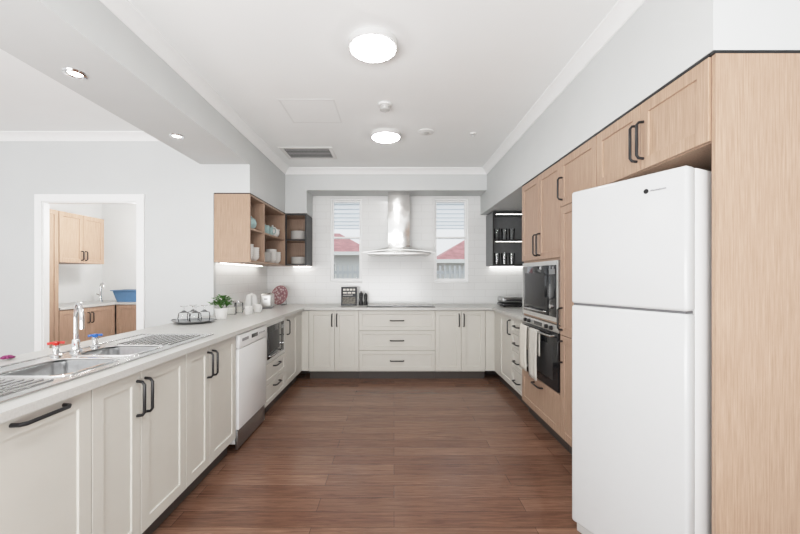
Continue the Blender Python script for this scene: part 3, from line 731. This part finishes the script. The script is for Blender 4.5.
# cookbook and mills
t = thing('cookbook', 'dark cookbook standing upright by the cooktop', 'book', (-.60, 4.86, CT+.001), .08)
def lean(o): o.rotation_euler = (-.22, 0, 0); return o
m = MB(); m.box(-.105, .105, 0, .004, 0, .25, .001); cv = lean(build(m, 'cover', M['cover'], t))
m = MB(); m.box(-.10, .10, .0045, .022, .004, .246); lean(build(m, 'pages', M['paper'], t, smooth=False))
m = MB(); m.box(-.105, .105, .0225, .026, 0, .25, .001); lean(build(m, 'back_cover', M['cover'], t))
m = MB(); m.box(-.085, .085, -.0008, .0, .02, .115); build(m, 'picture', M['foodpic'], cv, smooth=False)
m = MB()
for i, (a, b, z, hh) in enumerate(((-.08,-.045,.20,.026),(-.035,0,.20,.026),(.01,.045,.20,.026),(.055,.08,.20,.026),(-.08,-.03,.16,.022),(-.02,.03,.16,.022),(.04,.08,.16,.022),(-.08,.05,.135,.007))): m.box(a, b, -.0008, 0, z, z+hh)
build(m, 'printing', M['paper'], cv, smooth=False)
def mill(label, loc, s):
    t = thing('pepper_mill', label, 'mill', loc)
    m = MB(); m.lathe([(0,0),(.028,0),(.028,.03),(.02,.06),(.024,.10),(.024,.105),(0,.106)]); build(m, 'body', M['black'], t)
    m = MB(); m.lathe([(0,.1065),(.023,.1065),(.026,.125),(.022,.145),(.008,.152),(.01,.162),(0,.168)]); build(m, 'cap', M['black'], t)
    t.scale = (s, s, s)
mill('taller black mill beside the cookbook', (-.445, 4.93, CT+.001), 1.12); mill('shorter black mill beside the cooktop', (-.385, 4.96, CT+.001), .98)
# cooktop
t = thing('cooktop', 'black glass cooktop set in the back worktop under the hood', 'cooktop', (.07, 4.83, CT))
m = MB(); m.box(-.415, .45, -.25, .09, .0005, .007, .002); build(m, 'glass_plate', M['glassblk'], t)
for x, y, r in ((-.22,-.12,.09),(.0,-.02,.075),(.24,-.12,.1)):
    m = MB(); m.lathe([(r-.004,.0072),(r,.0072),(r,.0076),(r-.004,.0076),(r-.004,.0072)], (x,y,0), 36); build(m, 'burner_ring', M['steeld'], t)
m = MB(); m.box(-.1, .12, -.24, -.215, .0071, .0075); build(m, 'touch_controls', M['steeld'], t, smooth=False)
# sandwich press
t = thing('sandwich_press', 'black and steel sandwich press on the right worktop', 'sandwich press', (1.50, 4.70, CT+.001), -.05)
for x in (-.1, .1):
    for y in (-.09, .09):
        m = MB(); m.tube([(x,y,0),(x,y,.014)], .014, 10); build(m, 'foot', M['black'], t)
m = MB(); m.box(-.14, .14, -.13, .13, .012, .05, .012); build(m, 'base', M['black'], t)
m = MB(); m.box(-.14, .14, -.13, .13, .054, .125, .02, 3); build(m, 'lid', M['steeld'], t)
m = MB(); m.tube([(-.09,-.125,.08),(-.09,-.165,.09),(.09,-.165,.09),(.09,-.125,.08)], .009, 8); build(m, 'handle', M['black'], t)

# ---------------------------------------------------------------- range hood
t = thing('range_hood', 'steel chimney range hood with curved glass canopy between the windows', 'range hood', (.065, YB-.002, 1.58))
m = MB(); m.box(-.145, .145, -.29, 0, .096, .838, .004); build(m, 'chimney', M['steelw'], t)
m = MB()
a = [m.bm.verts.new(p) for p in ((-.40,-.44,.025),(.40,-.44,.025),(.40,0,.025),(-.40,0,.025))]
b = [m.bm.verts.new(p) for p in ((-.155,-.30,.095),(.155,-.30,.095),(.155,0,.095),(-.155,0,.095))]
m.bm.faces.new(a); m.bm.faces.new(b)
for k in range(4): m.bm.faces.new((a[k], a[(k+1)%4], b[(k+1)%4], b[k]))
build(m, 'funnel', M['steelf'], t, smooth=False)
m = MB(); m.box(-.41, .41, -.45, 0, -.008, .0245, .004); hb = build(m, 'control_band', M['steelf'], t)
for i in range(5):
    m = MB(); m.tube([(-.06+.03*i,-.449,.010),(-.06+.03*i,-.455,.010)], .006, 10); build(m, 'button', M['black'], hb)
m = MB(); n = 24; top = []; bot = []
for i in range(n+1):
    u = -1+2*i/n; x = .46*u; z = .050-.036*u*u
    top.append((x, z+.004)); bot.append((x, z-.004))
m.prism(top+bot[::-1], lambda u, v, q: (u, q, v), -.49, -.445); build(m, 'glass_canopy', M['hglass'], t)
m = MB(); m.prism(top+bot[::-1], lambda u, v, q: (u, q, v-.0005), -.498, -.4905); build(m, 'canopy_edge', M['steelf'], t)

# ---------------------------------------------------------------- ceiling fittings
def ceillight(label, x, y, r=.15):
    t = thing('ceiling_light', label, 'ceiling light', (x, y, CZ))
    m = MB(); m.lathe([(0,-.0005),(r,-.0005),(r,-.030),(r-.004,-.035),(r-.014,-.036),(r-.016,-.03),(0,-.028)], seg=48); build(m, 'rim', M['lightrim'], t)
    m = MB(); m.lathe([(0,-.029),(r-.017,-.031),(r-.0165,-.037),(r-.03,-.046),(r*.5,-.053),(0,-.056)], seg=48); build(m, 'diffuser', M['light'], t)
ceillight('round lit ceiling light, the larger and nearer of two in the photo', -.127, 2.21)
ceillight('round lit ceiling light, the farther one past the smoke detector', -.08, 3.62)
ceillight('round lit ceiling light added out of view above the camera end of the kitchen', -.12, .55)  # extra light added out of view for the near end
ceillight('round lit ceiling light added unseen in the open room left of the beam', -3.7, 1.2)  # extra unseen light added for the left room
t = thing('smoke_detector', 'white smoke detector between the two ceiling lights', 'smoke detector', (-.075, 2.99, CZ))
m = MB(); m.lathe([(0,-.0005),(.055,-.0005),(.055,-.015),(.05,-.018),(0,-.018)]); build(m, 'base', M['plastic'], t)
m = MB(); m.lathe([(.0,-.0185),(.034,-.0185),(.036,-.03),(.04,-.05),(.025,-.058),(0,-.059)]); build(m, 'sensor_head', M['rimgrey'], t)
t = thing('motion_sensor', 'small round white sensor right of the farther ceiling light', 'sensor', (.315, 3.56, CZ))
m = MB(); m.lathe([(0,-.0005),(.075,-.0005),(.075,-.008),(.06,-.014),(0,-.014)]); build(m, 'base', M['plastic'], t)
m = MB(); m.lathe([(0,-.0145),(.03,-.0145),(.022,-.02),(0,-.022)]); build(m, 'lens', M['rimgrey'], t)
t = thing('sprinkler', 'small white ceiling sprinkler nearest the right cornice', 'sprinkler', (.78, 3.60, CZ))
m = MB(); m.lathe([(0,-.0005),(.035,-.0005),(.03,-.012),(0,-.013)]); build(m, 'rosette', M['plastic'], t)
m = MB(); m.lathe([(0,-.0135),(.008,-.0135),(.008,-.02),(.016,-.023),(.016,-.026),(0,-.027)]); build(m, 'head', M['chrome'], t)
t = thing('ceiling_vent', 'dark slatted air vent in the ceiling near the back left corner', 'vent', (-.97, 4.18, CZ))
m = MB(); m.box(-.25, .25, -.16, .16, -.003, -.0005); build(m, 'backing', M['ventblk'], t, smooth=False)
m = MB(); m.plate([-.29,-.25,.25,.29], [-.2,-.16,.16,.2], lambda u, v: not (abs(u) < .25 and abs(v) < .16), -.006, -.0005); build(m, 'frame', M['plastic'], t, smooth=False)
for i in range(7):
    y = -.137+i*.0457
    m = MB(); m.box(-.249, .249, y-.004, y+.004, -.0055, -.004); build(m, 'slat', M['plastic'], t, smooth=False)
t = thing('ceiling_hatch', 'square white access hatch in the ceiling left of the lights', 'access hatch', (-.70, 3.13, CZ))
m = MB(); m.plate([-.225,-.212,.212,.225], [-.225,-.207,.207,.225], lambda u, v: not (abs(u) < .212 and abs(v) < .207), -.002, -.0005); build(m, 'frame', M['hatchline'], t, smooth=False)
m = MB(); m.box(-.2115, .2115, -.2065, .2065, -.0014, -.0005); build(m, 'panel', M['ceil'], t, smooth=False)
def downlight(label, x, y):
    t = thing('downlight', label, 'downlight', (x, y, 2.40))
    m = MB(); m.lathe([(.036,-.0005),(.055,-.0005),(.052,-.006),(.038,-.008),(.034,-.003),(.036,-.0005)], seg=32); build(m, 'ring', M['chrome'], t)
    m = MB(); m.lathe([(0,-.001),(.0335,-.001),(.03,-.004),(0,-.005)]); build(m, 'lamp', M['dlight'], t)
downlight('chrome ringed downlight in the beam, nearer the camera', -1.745, 1.997); downlight('chrome ringed downlight in the beam, nearer the doorway', -1.72, 2.89)

# ---------------------------------------------------------------- laundry through the doorway
t = cab('tall_cabinet', 'tall oak cupboard just inside the laundry doorway', (-4.15, 3.80, 0), R90, .70, .62, KB, 2.10, M['oak'])
front('door', t, M['oak'], 0, .35, DB, 2.10, ('v', .32, 1.0, 1.16)); front('door', t, M['oak'], .35, .70, DB, 2.10, ('v', .38, 1.0, 1.16))
t = cab('wall_cabinet', 'oak two-door wall cabinet in the laundry', (-4.15, 4.505, 0), R90, .70, .62, 1.46, 2.10, M['oak'], kick=False)
front('door', t, M['oak'], 0, .35, 1.46, 2.10, ('v', .32, 1.50, 1.62)); front('door', t, M['oak'], .35, .70, 1.46, 2.10, ('v', .38, 1.50, 1.62))
t = cab('base_cabinet', 'oak base cabinet along the left side of the laundry', (-4.15, 4.505, 0), R90, .92, .62, KB, BT, M['oak'])
front('door', t, M['oak'], 0, .45, DB, DT, ('v', .42, .66, .8)); front('door', t, M['oak'], .45, .90, DB, DT, ('v', .48, .66, .8))
t = cab('base_cabinet', 'oak base cabinet along the back of the laundry under the blue basket', (-4.12, 5.43, 0), 0, 1.6, .56, KB, BT, M['oak'])
for i in range(4): front('door', t, M['oak'], i*.4, i*.4+.4, DB, DT, ('v', i*.4+(.36 if i % 2 == 0 else .04), .66, .8))
m = MB(); m.plate([-4.79,-4.12,-2.5], [4.505,5.40,5.995], lambda u, v: u < -4.12 or v > 5.4, .87, .90); o = build(m, 'worktop', M['counter'], None, smooth=False); tag(o, 'white laundry worktop seen through the doorway', 'worktop')
t = thing('laundry_basket', 'light blue plastic laundry basket on the laundry worktop', 'basket', (-4.03, 5.66, .901))
def rr(m, w, d, z, c=.04):
    out = []
    for cx, cy, a0 in ((w-c,d-c,0),(-w+c,d-c,R90),(-w+c,-d+c,PI),(w-c,-d+c,3*R90)):
        for k in range(4): a = a0+R90*k/3; out.append(m.bm.verts.new((cx+c*math.cos(a), cy+c*math.sin(a), z)))
    return out
m = MB(); prev = None
for w_, d_, z in ((.19,.13,0),(.235,.16,.17),(.23,.155,.17),(.185,.125,.008)):
    rg = rr(m, w_, d_, z)
    if prev is None: m.bm.faces.new(rg[::-1])
    else:
        for k in range(16): m.bm.faces.new((prev[k], prev[(k+1)%16], rg[(k+1)%16], rg[k]))
    prev = rg
m.bm.faces.new(prev); build(m, 'tub', M['bluep'], t)
m = MB(); prev = None
for w_, d_, z in ((.237,.162,.165),(.255,.18,.166),(.255,.18,.177),(.231,.156,.178)):
    rg = rr(m, w_, d_, z)
    if prev:
        for k in range(16): m.bm.faces.new((prev[k], prev[(k+1)%16], rg[(k+1)%16], rg[k]))
    prev = rg
build(m, 'rim', M['bluep'], t)
t = thing('faucet', 'chrome laundry faucet on the worktop left of the blue basket', 'faucet', (-4.50, 5.60, .901))
m = MB(); m.lathe([(0,0),(.03,0),(.028,.02),(.018,.03),(.016,.09),(0,.095)]); build(m, 'base', M['chrome'], t)
m = MB(); m.tube([(0,0,.08),(0,0,.24),(.03,-.03,.28),(.08,-.06,.28),(.11,-.08,.25),(.115,-.085,.2)], .013, 10); build(m, 'spout', M['chrome'], t)
m = MB(); m.tube([(0,0,.09),(-.05,-.02,.12)], .007, 8); build(m, 'lever', M['chrome'], t)

# ---------------------------------------------------------------- light, world, camera
lp = bpy.data.lights.new('laundry_fill', 'POINT'); lp.energy = 52; lp.color = (1,.99,.98); lp.shadow_soft_size = .12; lo = bpy.data.objects.new('laundry_fill', lp); COL.objects.link(lo); lo.location = (-3.1, 4.6, 1.9)  # added fill to light the laundry, no fixture modelled
def area(name, loc, target, sx, sy, e, col=(1,1,1)):
    l = bpy.data.lights.new(name, 'AREA'); l.shape = 'RECTANGLE'; l.size = sx; l.size_y = sy; l.energy = e; l.color = col
    o = bpy.data.objects.new(name, l); COL.objects.link(o); o.location = loc
    o.rotation_euler = (Vector(target)-Vector(loc)).to_track_quat('-Z', 'Y').to_euler()
area('bounce_fill', (-.4, -1.5, .9), (-.4, .3, 2.9), 2.4, 1.2, 122)  # added unseen fill aimed up to lift the ceiling
area('left_room_fill', (-2.7, -1.0, .7), (-2.2, .6, 2.7), 2.2, 1.2, 66)  # added unseen fill that brightens the beam underside
w = bpy.data.worlds.new('World'); SC.world = w; w.use_nodes = True
bg = w.node_tree.nodes['Background']; bg.inputs['Color'].default_value = (.97,.985,1,1); bg.inputs['Strength'].default_value = .95
cam = bpy.data.cameras.new('camera'); co = bpy.data.objects.new('camera', cam); COL.objects.link(co)
cam.sensor_width = 36; cam.lens = 36*365/800; cam.shift_x = .0075; cam.shift_y = .0115; cam.clip_start = .02
co.location = (0, 0, 1.29); co.rotation_euler = (R90, 0, 0)
SC.camera = co
vs_ = SC.view_settings
vs_.view_transform = 'Standard'; vs_.look = 'None'
vs_.use_curve_mapping = True
cm = vs_.curve_mapping
cm.white_level = (2, 2, 2)
cv_ = cm.curves[3]
for x, y in ((.025, .060), (.10, .26), (.225, .55), (.35, .735), (.5, .86)): cv_.points.new(x, y)
cm.update()
